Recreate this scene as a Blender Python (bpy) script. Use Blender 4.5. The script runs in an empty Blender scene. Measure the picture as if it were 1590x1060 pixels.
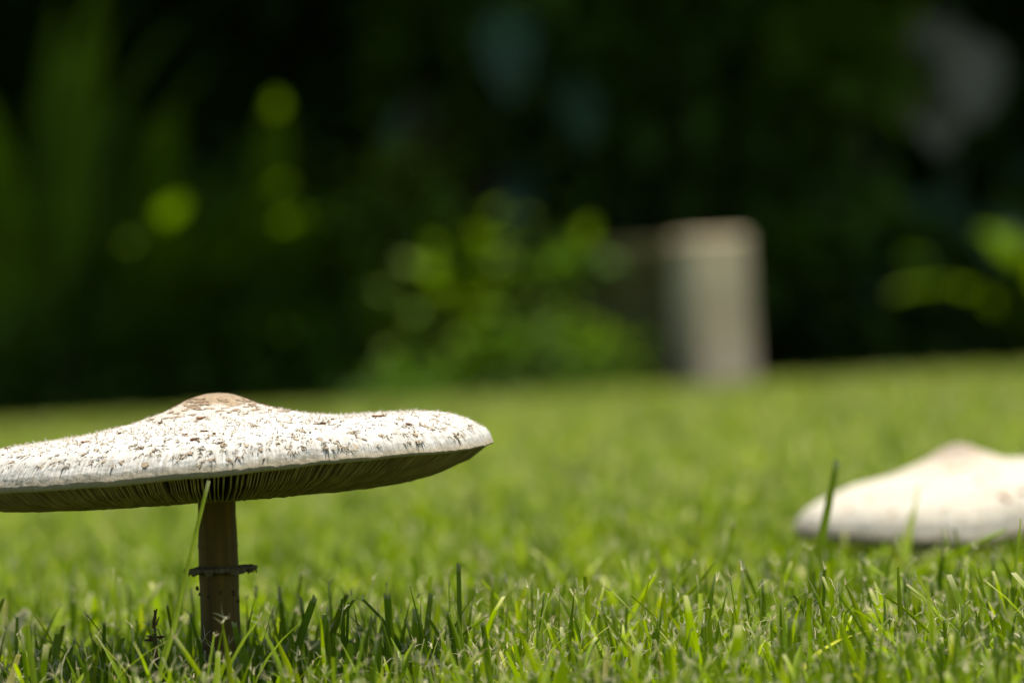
import bpy, math, random
import numpy as np
from mathutils import Vector, Matrix

rng = np.random.default_rng(7)
random.seed(7)
sc = bpy.context.scene
col = sc.collection

# ------------------------------------------------------------------ camera
FPX = 7104.0                      # focal length in photograph pixels (105 mm on a 23.5 mm sensor)
D = 1.66                          # distance to the stem of the large mushroom
S = D / FPX                       # metres per photograph pixel there
ROLL = math.radians(3.24)
HZ = 560.0                        # horizon row in the middle column
Rv = np.array([math.cos(ROLL), 0, -math.sin(ROLL)])
fz = (HZ - 530) / FPX * math.cos(ROLL)
Fv = np.array([0, 1, fz]); Fv /= np.linalg.norm(Fv)
Uv = np.cross(Rv, Fv); Uv /= np.linalg.norm(Uv)
Rv = np.cross(Fv, Uv)
CAM = np.zeros(3)
def ray(px, py): return Fv + (px - 795) / FPX * Rv - (py - 530) / FPX * Uv
CAM[2] = -(D * ray(343, 1080))[2]          # the large stem meets the soil at z = 0
def P(px, py, d): return CAM + d * ray(px, py)
def G(px, d):                               # point on the ground in column px at distance d
    a = P(px, 0, d); b = P(px, 1000, d)
    t = a[2] / (a[2] - b[2]); p = a + (b - a) * t; p[2] = 0
    return p
cam_d = bpy.data.cameras.new('camera'); cam = bpy.data.objects.new('camera', cam_d); col.objects.link(cam)
M4 = Matrix(((Rv[0], Uv[0], -Fv[0], CAM[0]), (Rv[1], Uv[1], -Fv[1], CAM[1]), (Rv[2], Uv[2], -Fv[2], CAM[2]), (0, 0, 0, 1)))
cam.matrix_world = M4
cam_d.sensor_fit = 'HORIZONTAL'; cam_d.sensor_width = 23.5; cam_d.lens = 105
cam_d.clip_start = 0.02; cam_d.clip_end = 500
cam_d.dof.use_dof = True; cam_d.dof.focus_distance = 1.60; cam_d.dof.aperture_fstop = 6.4
sc.camera = cam

# ------------------------------------------------------------------ light
SUN_EL, SUN_AZ = math.radians(80), math.radians(82)     # azimuth from +Y, clockwise
w = bpy.data.worlds.new('World'); sc.world = w; w.use_nodes = True
nt = w.node_tree
sky = nt.nodes.new('ShaderNodeTexSky'); sky.sky_type = 'NISHITA'; sky.sun_disc = False
sky.sun_elevation = SUN_EL; sky.sun_rotation = SUN_AZ
bg = nt.nodes['Background']; bg.inputs['Strength'].default_value = 0.065
nt.links.new(sky.outputs[0], bg.inputs[0])
sun_d = bpy.data.lights.new('sun', 'SUN'); sun_d.energy = 5.0; sun_d.angle = math.radians(0.53); sun_d.color = (1, 0.95, 0.86)
sun = bpy.data.objects.new('sun', sun_d); col.objects.link(sun)
sdir = Vector((math.sin(SUN_AZ) * math.cos(SUN_EL), math.cos(SUN_AZ) * math.cos(SUN_EL), math.sin(SUN_EL)))
sun.rotation_euler = sdir.to_track_quat('Z', 'Y').to_euler(); sun.location = (0, 5, 30)
sc.view_settings.view_transform = 'Standard'; sc.view_settings.look = 'None'
sc.view_settings.gamma = 1; sc.view_settings.exposure = 1.1
sc.render.engine = 'CYCLES'
sc.cycles.use_denoising = True
sc.cycles.max_bounces = 6; sc.cycles.diffuse_bounces = 4; sc.cycles.transmission_bounces = 4; sc.cycles.glossy_bounces = 2
sc.cycles.caustics_reflective = False; sc.cycles.caustics_refractive = False

# ------------------------------------------------------------------ helpers
def mesh_np(name, V, Q=None, T=None, attrs=None, smooth=True):
    V = np.asarray(V, dtype=np.float32).reshape(-1, 3)
    loops = []; starts = []; tot = []; n = 0
    if Q is not None and len(Q):
        Q = np.asarray(Q, dtype=np.int32).reshape(-1, 4); loops.append(Q.ravel()); starts.append(np.arange(len(Q)) * 4); tot.append(np.full(len(Q), 4)); n += Q.size
    if T is not None and len(T):
        T = np.asarray(T, dtype=np.int32).reshape(-1, 3); loops.append(T.ravel()); starts.append(n + np.arange(len(T)) * 3); tot.append(np.full(len(T), 3))
    loops = np.concatenate(loops).astype(np.int32); starts = np.concatenate(starts).astype(np.int32); tot = np.concatenate(tot).astype(np.int32)
    me = bpy.data.meshes.new(name)
    me.vertices.add(len(V)); me.vertices.foreach_set('co', V.ravel())
    me.loops.add(len(loops)); me.loops.foreach_set('vertex_index', loops)
    me.polygons.add(len(starts)); me.polygons.foreach_set('loop_start', starts); me.polygons.foreach_set('loop_total', tot)
    if attrs:
        for k, a in attrs.items():
            a = np.asarray(a, dtype=np.float32)
            if a.ndim == 1:
                at = me.attributes.new(k, 'FLOAT', 'POINT'); at.data.foreach_set('value', a)
            else:
                at = me.attributes.new(k, 'FLOAT_VECTOR', 'POINT'); at.data.foreach_set('vector', a.ravel())
    me.update(calc_edges=True); me.validate()
    me.polygons.foreach_set('use_smooth', np.full(len(me.polygons), smooth))
    return me

def obj(name, me, m=None, parent=None, origin=None):
    """Link a mesh whose vertices are world points; origin (a parent's location) is subtracted."""
    if origin is not None:
        co = np.empty(len(me.vertices) * 3, dtype=np.float32); me.vertices.foreach_get('co', co)
        co = co.reshape(-1, 3) - np.asarray(origin, dtype=np.float32); me.vertices.foreach_set('co', co.ravel()); me.update()
    o = bpy.data.objects.new(name, me); col.objects.link(o)
    if m is not None: me.materials.append(m)
    if parent is not None: o.parent = parent
    return o
def one(name, me, m, label, cat, group=None, kind=None):
    """A thing made of one mesh, with its origin at its lowest point."""
    co = np.empty(len(me.vertices) * 3, dtype=np.float32); me.vertices.foreach_get('co', co); co = co.reshape(-1, 3)
    b = co[np.argmin(co[:, 2])].copy()
    o = obj(name, me, m, None, b); o.location = b.tolist()
    return tag(o, label, cat, group, kind)
def tag(o, label=None, cat=None, group=None, kind=None):
    if label: o['label'] = label
    if cat: o['category'] = cat
    if group: o['group'] = group
    if kind: o['kind'] = kind
    return o
def empty(name, loc, label, cat, group=None):
    o = bpy.data.objects.new(name, None); col.objects.link(o); o.location = [float(v) for v in loc]; o.empty_display_size = 0.02
    return tag(o, label, cat, group)

def grid_quads(n, m, wrap=False):
    """n rows, m columns; wrap joins the last column to the first."""
    i = np.arange(n - 1)[:, None]; j = np.arange(m if wrap else m - 1)[None, :]
    j2 = (j + 1) % m
    return np.stack([i * m + j, i * m + j2, (i + 1) * m + j2, (i + 1) * m + j], -1).reshape(-1, 4)

def pnoise(theta, r, kt, kr, seed):
    """Smooth periodic value noise on (angle, radius), in -1..1."""
    g = np.random.default_rng(seed); kr_i = int(kr) + 3
    L = g.uniform(-1, 1, (kt, kr_i))
    a = (theta / (2 * math.pi)) % 1 * kt; b = np.clip(r, 0, 1.2) * kr
    ia = np.floor(a).astype(int); ib = np.clip(np.floor(b).astype(int), 0, kr_i - 2)
    fa = a - ia; fb = np.clip(b - ib, 0, 1); fa = fa * fa * (3 - 2 * fa); fb = fb * fb * (3 - 2 * fb)
    return (L[ia % kt, ib] * (1 - fa) * (1 - fb) + L[(ia + 1) % kt, ib] * fa * (1 - fb) + L[ia % kt, ib + 1] * (1 - fa) * fb + L[(ia + 1) % kt, ib + 1] * fa * fb)

# materials
def mat(name):
    m = bpy.data.materials.new(name); m.use_nodes = True
    return m, m.node_tree.nodes, m.node_tree.links, m.node_tree.nodes['Principled BSDF']
def ramp(n, stops):
    r = n.new('ShaderNodeValToRGB'); e = r.color_ramp.elements
    while len(e) < len(stops): e.new(0.5)
    for k, (p, c) in enumerate(stops): e[k].position = p; e[k].color = (*c, 1)
    return r
def leafy(name, stops, transl=0.35, rough=0.5, spec=0.3, tip=None, nscale=8.0, tint=1.25):
    """Leaf material: colour by the per-leaf number 'rnd' and a noise, some light passing through."""
    m, n, l, p = mat(name)
    a = n.new('ShaderNodeAttribute'); a.attribute_name = 'rnd'
    r = ramp(n, stops); l.new(a.outputs['Fac'], r.inputs[0])
    tc = n.new('ShaderNodeTexCoord'); nz = n.new('ShaderNodeTexNoise'); nz.inputs['Scale'].default_value = nscale; nz.inputs['Detail'].default_value = 3
    l.new(tc.outputs['Object'], nz.inputs['Vector'])
    hs = n.new('ShaderNodeHueSaturation'); mr = n.new('ShaderNodeMapRange'); mr.inputs[1].default_value = 0.3; mr.inputs[2].default_value = 0.7; mr.inputs[3].default_value = 0.72; mr.inputs[4].default_value = 1.3
    l.new(nz.outputs[0], mr.inputs[0]); l.new(mr.outputs[0], hs.inputs['Value']); l.new(r.outputs[0], hs.inputs['Color'])
    c = hs.outputs[0]
    if tip:
        at = n.new('ShaderNodeAttribute'); at.attribute_name = 'tip'
        mx = n.new('ShaderNodeMix'); mx.data_type = 'RGBA'; l.new(at.outputs['Fac'], mx.inputs[0]); l.new(c, mx.inputs[6]); mx.inputs[7].default_value = (*tip, 1)
        c = mx.outputs[2]
    l.new(c, p.inputs['Base Color']); p.inputs['Roughness'].default_value = rough; p.inputs['Specular IOR Level'].default_value = spec
    t = n.new('ShaderNodeBsdfTranslucent'); ht = n.new('ShaderNodeHueSaturation'); ht.inputs['Value'].default_value = tint; ht.inputs['Saturation'].default_value = 1.1
    l.new(c, ht.inputs['Color']); l.new(ht.outputs[0], t.inputs['Color'])
    ms = n.new('ShaderNodeMixShader'); ms.inputs[0].default_value = transl
    l.new(p.outputs[0], ms.inputs[1]); l.new(t.outputs[0], ms.inputs[2])
    l.new(ms.outputs[0], n['Material Output'].inputs['Surface'])
    return m
def rough_mat(name, c1, c2, scale, rough=0.85, bump=0.4, detail=6, stretch=(1, 1, 1), dist=0.002, spec=0.3):
    m, n, l, p = mat(name)
    tc = n.new('ShaderNodeTexCoord'); mp = n.new('ShaderNodeMapping'); mp.inputs['Scale'].default_value = stretch
    l.new(tc.outputs['Object'], mp.inputs[0])
    nz = n.new('ShaderNodeTexNoise'); nz.inputs['Scale'].default_value = scale; nz.inputs['Detail'].default_value = detail; l.new(mp.outputs[0], nz.inputs['Vector'])
    r = ramp(n, [(0.32, c1), (0.68, c2)]); l.new(nz.outputs[0], r.inputs[0]); l.new(r.outputs[0], p.inputs['Base Color'])
    b = n.new('ShaderNodeBump'); b.inputs['Strength'].default_value = bump; b.inputs['Distance'].default_value = dist
    l.new(nz.outputs[0], b.inputs['Height']); l.new(b.outputs[0], p.inputs['Normal'])
    p.inputs['Roughness'].default_value = rough; p.inputs['Specular IOR Level'].default_value = spec
    return m

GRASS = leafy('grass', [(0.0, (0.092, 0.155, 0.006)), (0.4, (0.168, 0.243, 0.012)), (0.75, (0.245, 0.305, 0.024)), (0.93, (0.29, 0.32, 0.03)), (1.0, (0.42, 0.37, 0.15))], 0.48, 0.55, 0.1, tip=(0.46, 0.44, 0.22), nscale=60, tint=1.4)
STRAW = leafy('straw', [(0.0, (0.42, 0.35, 0.18)), (1.0, (0.62, 0.57, 0.38))], 0.3, 0.7, 0.2, nscale=90)

# ------------------------------------------------------------------ setting
def sheet(name, x0, x1, y0, y1, z, nx, ny, m, amp=0.0, seed=1):
    X, Y = np.meshgrid(np.linspace(x0, x1, nx), np.linspace(y0, y1, ny))
    Z = np.full_like(X, z)
    if amp: Z = Z + np.random.default_rng(seed).uniform(-amp, amp, X.shape)
    o = obj(name, mesh_np(name, np.stack([X, Y, Z], -1), grid_quads(ny, nx)), m); o['kind'] = 'structure'; return o
g_m = rough_mat('lawn soil', (0.04, 0.055, 0.012), (0.09, 0.12, 0.022), 9, 0.95, 0.6)
ground = sheet('ground', -150, 150, -100, 250, 0.0, 61, 71, g_m)
EDGE = 8 * D                                                       # lawn meets the planting bed
soil_m = rough_mat('bed soil', (0.012, 0.009, 0.006), (0.03, 0.022, 0.014), 14, 0.95, 0.9, dist=0.02)
sheet('planting_bed', -12, 12, EDGE + 0.02, EDGE + 9, 0.012, 120, 60, soil_m, 0.008, 3)

# ------------------------------------------------------------------ mushrooms
def smooth_profile(pts, rr, k=9):
    pts = np.array(pts, float)
    dense = np.linspace(0, 1, 401); y = np.interp(dense, pts[:, 0], pts[:, 1])
    ker = np.hanning(k * 2 + 3); ker /= ker.sum(); h = len(ker) // 2
    ypad = np.concatenate([y[h:0:-1], y, y[-1] + (y[-1] - y[-2:-h - 2:-1])])
    ys = np.convolve(ypad, ker, 'valid')
    f = np.clip((dense - 0.9) / 0.06, 0, 1); ys = ys * (1 - f) + y * f
    return np.interp(rr, dense, ys)

class Cap:
    """A mushroom cap given by three radial profiles (right, facing side, left) in photograph pixels at distance d."""
    def __init__(s, cx, R, d, right, mid, left, gright, gmid, gleft, seed, wave=2.0, thick=(9, 26)):
        s.cx, s.R, s.d, s.k = cx, R, d, d / FPX
        s.pr, s.seed, s.wave, s.thick = (right, mid, left, gright, gmid, gleft), seed, wave, thick
    def wts(s, th):
        c = np.cos(th); e = 0.02
        wr = (np.sqrt(c * c + e) + c) / 2; wl = (np.sqrt(c * c + e) - c) / 2
        t = np.maximum(wr + wl, 1e-6); wr, wl = wr * np.abs(c) / t + wr * (1 - np.abs(c)) * 0.2, wl * np.abs(c) / t + wl * (1 - np.abs(c)) * 0.2
        return wr, 1 - wr - wl, wl
    def rad(s, th): return 1 + 0.006 * pnoise(th, np.zeros_like(th), 14, 1, s.seed) + 0.0025 * pnoise(th, np.zeros_like(th), 70, 1, s.seed + 1)
    def y(s, r, th, under=False):
        a = s.pr[3:] if under else s.pr[:3]
        wr, wm, wl = s.wts(th)
        f = [smooth_profile(p, np.clip(r, 0, 1)) for p in a]
        v = wr * f[0] + wm * f[1] + wl * f[2]
        n = s.wave * pnoise(th, r, 11, 2, s.seed + 2) * r ** 2 + 0.4 * s.wave * pnoise(th, r, 60, 3, s.seed + 3) * r ** 6
        return v + n
    def world(s, r, th, y):
        rr = r * s.rad(th) * s.R
        u = s.cx + rr * np.cos(th); wd = rr * np.sin(th)
        return CAM + s.d * Fv + ((u - 795) * s.k)[..., None] * Rv - ((y - 530) * s.k)[..., None] * Uv + (wd * s.k)[..., None] * Fv
    def top(s, r, th): return s.world(r, th, s.y(r, th))
    def frame(s, r, th):
        e = 0.004
        p = s.top(r, th); a = s.top(r + e, th) - s.top(r - e, th); b = s.top(r, th + e) - s.top(r, th - e)
        n = np.cross(a, b); n /= np.linalg.norm(n, axis=-1, keepdims=True)
        if n.ndim == 1: n = n if n @ Uv > 0 else -n
        else: n = np.where((n @ Uv)[..., None] > 0, n, -n)
        a = a / np.linalg.norm(a, axis=-1, keepdims=True); t = np.cross(n, a)
        return p, n, a, t
    def project(s, q):
        v = q - CAM; z = v @ Fv
        return np.stack([795 + FPX * (v @ Rv) / z, 530 - FPX * (v @ Uv) / z], -1)
    def lookup(s):
        if not hasattr(s, 'lk'):
            r = np.linspace(0.02, 0.992, 220); th = -np.pi * np.linspace(0.0, 1.0, 420)
            RR, TT = np.meshgrid(r, th, indexing='ij'); RR, TT = RR.ravel(), TT.ravel()
            s.lk = (RR, TT, s.project(s.top(RR, TT)))
        return s.lk
    def at_pixel(s, px, py):
        RR, TT, pp = s.lookup(); i = np.argmin((pp[:, 0] - px) ** 2 + (pp[:, 1] - py) ** 2)
        return RR[i], TT[i]

def cap_mesh(c, nth=640, nr=150, fib=0.0002, name='cap'):
    t = np.linspace(0, 1, nr); r = 1 - (1 - t) ** 1.7; r[0] = 0.0015
    th = np.linspace(0, 2 * np.pi, nth, endpoint=False)
    RR, TT = np.meshgrid(r, th, indexing='ij')
    p, n, a, b = c.frame(np.clip(RR, 0.006, 0.995), TT)
    p = c.top(RR, TT)
    h = fib * (pnoise(TT, RR, 420, 10, c.seed + 5) * np.clip(RR * 2 - 0.5, 0, 1) + 1.3 * pnoise(TT, RR, 150, 40, c.seed + 6) * np.clip(RR * 3, 0, 1) + 0.9 * pnoise(TT, RR, 260, 90, c.seed + 7) * np.clip(RR * 3, 0, 1))
    p = p + n * h[..., None]
    rows = [p]; rads = [RR]
    yt = c.y(np.ones(nth), th)
    lf = 1 - 0.65 * c.wts(th)[0]
    for rr, dy in ((0.9995, 3.0), (0.997, 6), (0.9915, 8.5), (0.983, 9.5), (0.972, 8.5)):      # rounded lip turning under
        rows.append(c.world(np.full(nth, rr), th, yt + dy * lf)[None]); rads.append(np.full((1, nth), 1.0))
    for rr in (0.93, 0.85, 0.7, 0.5, 0.3, 0.14, 0.02):             # underside of the flesh
        q = np.full(nth, rr); th_k = c.thick[0] + (c.thick[1] - c.thick[0]) * (1 - rr)
        yy = np.minimum(c.y(q, th) + th_k + 14 * max(0, (0.93 - rr)), c.y(q, th, True) - 4)
        rows.append(c.world(q, th, yy)[None]); rads.append(np.full((1, nth), 1.1))
    V = np.concatenate([x.reshape(-1, nth, 3) for x in rows], 0); RA = np.concatenate(rads, 0)
    TH = np.broadcast_to(th, RA.shape)
    fibv = np.stack([np.cos(TH) * 60, np.sin(TH) * 60, RA * 9], -1)
    return mesh_np(name, V, grid_quads(V.shape[0], nth, True), attrs={'rad': RA.ravel(), 'fib': fibv.reshape(-1, 3)})

def gill_mesh(c, count, r0, seed, name='gill_layer'):
    g = np.random.default_rng(seed); n = 14
    V = []; Q = []; base = 0; rn = []
    for i in range(count):
        th0 = 2 * np.pi * (i + g.uniform(-0.22, 0.22)) / count
        short = (i % 2 == 1)
        ra = r0 if not short else (0.45 + 0.3 * g.random())
        r = np.linspace(ra, 0.984, n)
        th = th0 + 0.012 * np.sin(r * 14 + g.uniform(0, 6)) * (1 - r) + g.uniform(-0.01, 0.01)
        rim = c.y(np.ones(n), th) + 8.5 * (1 - 0.65 * c.wts(th)[0])
        f = np.clip((0.984 - r) / 0.06, 0, 1) ** 0.6
        yb = (c.y(r, th, True) + g.uniform(-1.5, 1.0) + 1.2 * np.sin(r * 40 + g.uniform(0, 6))) * f + rim * (1 - f)
        if short: yb = yb - (1 - np.clip((r - ra) / 0.12, 0, 1)) * 16
        yt = np.minimum(c.y(r, th) + c.thick[0] - 2, yb - 3)
        w_t, w_b = 0.00045, 0.00016
        pt = c.world(r, th, yt); pb = c.world(r, th, yb)
        dirv = np.stack([-np.sin(th)] * 3, -1) * Rv + np.stack([np.cos(th)] * 3, -1) * Fv
        blk = np.stack([pt - dirv * w_t, pb - dirv * w_b, pb + dirv * w_b, pt + dirv * w_t], 1)   # n,4,3
        V.append(blk.reshape(-1, 3)); q = grid_quads(n, 4); Q.append(q + base)
        e0 = np.array([[0, 1, 2, 3], [(n - 1) * 4 + 3, (n - 1) * 4 + 2, (n - 1) * 4 + 1, (n - 1) * 4]]) + base; Q.append(e0)
        base += n * 4; rn.append(np.full(n * 4, g.random()))
    return mesh_np(name, np.concatenate(V), np.concatenate(Q), attrs={'rnd': np.concatenate(rn)}, smooth=False)

def flake_mesh(c, r, th, lr, lt, lift, g, name='scale', sides=9, curl=0.5):
    """An irregular raised flake of skin on the cap: lr along the radius, lt across it (metres)."""
    p, n, a, t = c.frame(np.array([r]), np.array([th])); p, n, a, t = p[0], n[0], a[0], t[0]
    ang = np.linspace(0, 2 * np.pi, sides, endpoint=False) + g.uniform(-0.2, 0.2, sides)
    rad = g.uniform(0.32, 1.1, sides)
    x = np.cos(ang) * rad * lr; y = np.sin(ang) * rad * lt
    z = lift * (0.5 + curl * (np.cos(ang) * 0.5 + 0.5) + g.uniform(0, 0.6, sides))
    top = p + x[:, None] * a + y[:, None] * t + z[:, None] * n
    inn = p + (x * 0.45)[:, None] * a + (y * 0.45)[:, None] * t + (z * 0.55 + lift * g.uniform(0.1, 0.5, sides))[:, None] * n
    bot = p + (x * 0.85)[:, None] * a + (y * 0.85)[:, None] * t - 0.0006 * n
    cen = (p + n * lift * 0.5)[None]
    V = np.concatenate([bot, top, inn, cen]); k = sides
    Q = []; T = []
    for i in range(k):
        j = (i + 1) % k
        Q.append([i, j, k + j, k + i]); Q.append([k + i, k + j, 2 * k + j, 2 * k + i]); T.append([2 * k + i, 2 * k + j, 3 * k])
    return mesh_np(name, V, Q, T, attrs={'rnd': np.full(len(V), g.random())}, smooth=False)

def tuft_mesh(c, pts, g, name='tuft_layer', size=0.0016):
    """Many small curled fibre tufts standing off the cap skin."""
    V = []; Q = []; base = 0; rn = []; tip = []
    r = np.array([q[0] for q in pts]); th = np.array([q[1] for q in pts])
    Pn, Nn, An, Tn = c.frame(r, th)
    for i in range(len(pts)):
        p, n, a, t = Pn[i], Nn[i], An[i], Tn[i]; rv = g.random()
        for k in range(g.integers(2, 5)):
            phi = g.uniform(-1.3, 1.3); dr = a * math.cos(phi) + t * math.sin(phi); sd = -a * math.sin(phi) + t * math.cos(phi)
            L = size * g.uniform(0.4, 1.35); wd = size * g.uniform(0.10, 0.24); up = g.uniform(0.15, 0.65); cu = g.uniform(-0.5, 0.4)
            st = p + (a * g.uniform(-1, 1) + t * g.uniform(-1, 1)) * size * 0.3
            for j, u in enumerate((0, 0.4, 0.75, 1.0)):
                q = st + dr * L * u * (1 - 0.25 * u) + n * (L * up * u * (1 + cu * u) - 0.0001) + sd * L * 0.25 * u * u * math.sin(7 * rv + k)
                ww = wd * (1 - 0.75 * u)
                V += [q - sd * ww, q + sd * ww]; rn += [rv, rv]; tip += [u, u]
            for j in range(3):
                b = base + j * 2; Q.append([b, b + 1, b + 3, b + 2])
            base += 8
    return mesh_np(name, np.array(V), Q, attrs={'rnd': rn, 'tip': tip})

def tube_mesh(path, radii, n=24, name='stem', rough=0.0, flute=0.0, g=None, cap_end=True):
    path = np.array(path, float); radii = np.array(radii, float); m = len(path)
    tan = np.gradient(path, axis=0); tan /= np.linalg.norm(tan, axis=1, keepdims=True)
    ref = np.array([0.0, 1, 0]) if abs(tan[0][1]) < 0.9 else np.array([1.0, 0, 0])
    s1 = np.cross(tan, ref); s1 /= np.linalg.norm(s1, axis=1, keepdims=True); s2 = np.cross(s1, tan)
    a = np.linspace(0, 2 * np.pi, n, endpoint=False); g = g or np.random.default_rng(1)
    fl = 1 + flute * g.uniform(-1, 1, n)
    rr = radii[:, None] * fl[None, :] * (1 + rough * g.uniform(-1, 1, (m, n)))
    V = path[:, None] + rr[..., None] * (np.cos(a)[None, :, None] * s1[:, None] + np.sin(a)[None, :, None] * s2[:, None])
    V = V.reshape(-1, 3); Q = grid_quads(m, n, True); T = []
    if cap_end:
        V = np.concatenate([V, path[:1], path[-1:]]); k = m * n
        for i in range(n):
            T += [[k, i, (i + 1) % n], [k + 1, (m - 1) * n + (i + 1) % n, (m - 1) * n + i]]
    return mesh_np(name, V, Q, T)

# --- materials of the mushrooms
def cap_material(name, white, cream, brown, r_b0, r_b1, fibre=1.0):
    m, n, l, p = mat(name)
    ra = n.new('ShaderNodeAttribute'); ra.attribute_name = 'rad'
    fa = n.new('ShaderNodeAttribute'); fa.attribute_name = 'fib'
    tc = n.new('ShaderNodeTexCoord')
    n1 = n.new('ShaderNodeTexNoise'); n1.inputs['Scale'].default_value = 130; n1.inputs['Detail'].default_value = 5; l.new(tc.outputs['Object'], n1.inputs['Vector'])
    n2 = n.new('ShaderNodeTexNoise'); n2.inputs['Scale'].default_value = 1.0; n2.inputs['Detail'].default_value = 4; l.new(fa.outputs['Vector'], n2.inputs['Vector'])
    n3 = n.new('ShaderNodeTexNoise'); n3.inputs['Scale'].default_value = 520; n3.inputs['Detail'].default_value = 4; l.new(tc.outputs['Object'], n3.inputs['Vector'])
    n4 = n.new('ShaderNodeTexNoise'); n4.inputs['Scale'].default_value = 28; n4.inputs['Detail'].default_value = 3; l.new(tc.outputs['Object'], n4.inputs['Vector'])
    def math_(op, a, b):
        x = n.new('ShaderNodeMath'); x.operation = op
        for k, v in enumerate((a, b)):
            if isinstance(v, (int, float)): x.inputs[k].default_value = v
            else: l.new(v, x.inputs[k])
        return x.outputs[0]
    def mr(v, a, b, c, d):
        x = n.new('ShaderNodeMapRange'); l.new(v, x.inputs[0])
        for k, q in enumerate((a, b, c, d)): x.inputs[k + 1].default_value = q
        return x.outputs[0]
    def mix(f, a, b):
        x = n.new('ShaderNodeMix'); x.data_type = 'RGBA'; l.new(f, x.inputs[0])
        for k, v in ((6, a), (7, b)):
            if isinstance(v, tuple): x.inputs[k].default_value = (*v, 1)
            else: l.new(v, x.inputs[k])
        return x.outputs[2]
    base = mix(mr(n2.outputs[0], 0.35, 0.62, 0, 1), cream, white)
    creamy = mr(math_('ADD', ra.outputs['Fac'], math_('MULTIPLY', n4.outputs[0], 0.25)), 0.28, 0.62, 0.75, 0.0)
    base = mix(math_('MULTIPLY', creamy, mr(n1.outputs[0], 0.4, 0.6, 0.25, 1)), base, tuple(np.array(cream) * np.array((0.9, 0.82, 0.72))))
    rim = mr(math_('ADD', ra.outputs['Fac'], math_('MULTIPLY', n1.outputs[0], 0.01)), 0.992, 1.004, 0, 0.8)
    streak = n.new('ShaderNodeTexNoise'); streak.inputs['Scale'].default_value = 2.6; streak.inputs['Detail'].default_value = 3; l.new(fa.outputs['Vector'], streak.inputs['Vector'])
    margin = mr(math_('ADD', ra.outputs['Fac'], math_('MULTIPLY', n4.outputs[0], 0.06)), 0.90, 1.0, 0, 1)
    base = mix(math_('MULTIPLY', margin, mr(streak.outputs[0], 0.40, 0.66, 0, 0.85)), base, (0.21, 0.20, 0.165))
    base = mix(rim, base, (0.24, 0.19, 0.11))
    edge = math_('ADD', ra.outputs['Fac'], math_('MULTIPLY', math_('SUBTRACT', n1.outputs[0], 0.5), 0.16))
    edge = math_('ADD', edge, math_('MULTIPLY', math_('SUBTRACT', n3.outputs[0], 0.5), 0.05))
    bm = mr(edge, r_b0, r_b1, 1, 0)
    bc = mix(mr(n3.outputs[0], 0.35, 0.65, 0, 1), brown, tuple(min(1, v * 1.35) for v in brown))
    l.new(mix(bm, base, bc), p.inputs['Base Color'])
    h = math_('ADD', math_('MULTIPLY', n2.outputs[0], 0.6 * fibre), math_('ADD', math_('MULTIPLY', n3.outputs[0], 0.5), math_('MULTIPLY', n1.outputs[0], 0.6)))
    b = n.new('ShaderNodeBump'); b.inputs['Strength'].default_value = 0.75; b.inputs['Distance'].default_value = 0.0009; l.new(h, b.inputs['Height']); l.new(b.outputs[0], p.inputs['Normal'])
    p.inputs['Roughness'].default_value = 0.8; p.inputs['Specular IOR Level'].default_value = 0.2
    return m
CAPM = cap_material('cap skin', (0.44, 0.43, 0.395), (0.36, 0.335, 0.285), (0.21, 0.155, 0.095), 0.125, 0.15)
CAPM2 = cap_material('cap skin cream', (0.42, 0.39, 0.325), (0.35, 0.30, 0.215), (0.23, 0.185, 0.14), 0.12, 0.25)
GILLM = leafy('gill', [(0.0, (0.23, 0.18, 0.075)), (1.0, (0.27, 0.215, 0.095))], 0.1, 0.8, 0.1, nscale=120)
TAN = leafy('tan scale', [(0.0, (0.26, 0.195, 0.12)), (1.0, (0.36, 0.29, 0.20))], 0.15, 0.9, 0.1, nscale=500)
UMBOM = leafy('boss scale', [(0.0, (0.20, 0.14, 0.085)), (1.0, (0.30, 0.22, 0.15))], 0.1, 0.9, 0.1, nscale=400)
DARK = leafy('brown scale', [(0.0, (0.12, 0.045, 0.02)), (1.0, (0.21, 0.10, 0.05))], 0.1, 0.9, 0.1, nscale=500)
TUFT = leafy('tuft fibre', [(0.0, (0.46, 0.44, 0.40)), (0.5, (0.38, 0.34, 0.27)), (1.0, (0.25, 0.19, 0.12))], 0.35, 0.9, 0.1, tip=None, nscale=400)
TUFT2 = leafy('tan tuft fibre', [(0.0, (0.40, 0.36, 0.29)), (1.0, (0.30, 0.235, 0.15))], 0.4, 0.9, 0.1, nscale=400)
STEMM = rough_mat('stem skin', (0.066, 0.040, 0.0025), (0.165, 0.102, 0.007), 260, 0.7, 0.5, stretch=(1, 1, 0.07), dist=0.0006)
RINGM = rough_mat('ring tissue', (0.09, 0.065, 0.03), (0.21, 0.165, 0.085), 420, 0.9, 0.6, dist=0.0005)
SPECK = rough_mat('dark speck', (0.035, 0.022, 0.012), (0.08, 0.05, 0.025), 600, 0.9, 0.4)

right = [(0, 609.5), (.05, 611), (.105, 619), (.15, 627), (.23, 635), (.32, 642), (.47, 646), (.60, 643), (.72, 639), (.80, 640), (.85, 644), (.90, 650), (.935, 657), (.97, 666), (.985, 673), (1, 687)]
left = [(0, 609.5), (.05, 612), (.107, 620), (.193, 640), (.31, 659), (.486, 677), (.65, 688), (.78, 697), (.87, 705), (.93, 716), (.97, 731), (.99, 744), (1, 757)]
mid = [(0, 609.5), (.05, 611.5), (.106, 620), (.17, 633), (.25, 645), (.35, 653), (.5, 660), (.65, 664), (.78, 668), (.86, 674), (.92, 682), (.955, 691), (.98, 702), (.99, 709), (1, 720)]
gright = [(0, 772), (.15, 773), (.29, 766), (.53, 757), (.65, 749), (.72, 743), (.8, 733), (.9, 714), (.97, 699), (1, 691)]
gmid = [(0, 771), (.1, 772), (.3, 773), (.5, 772), (.72, 768), (.85, 758), (.93, 746), (1, 731)]
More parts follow.
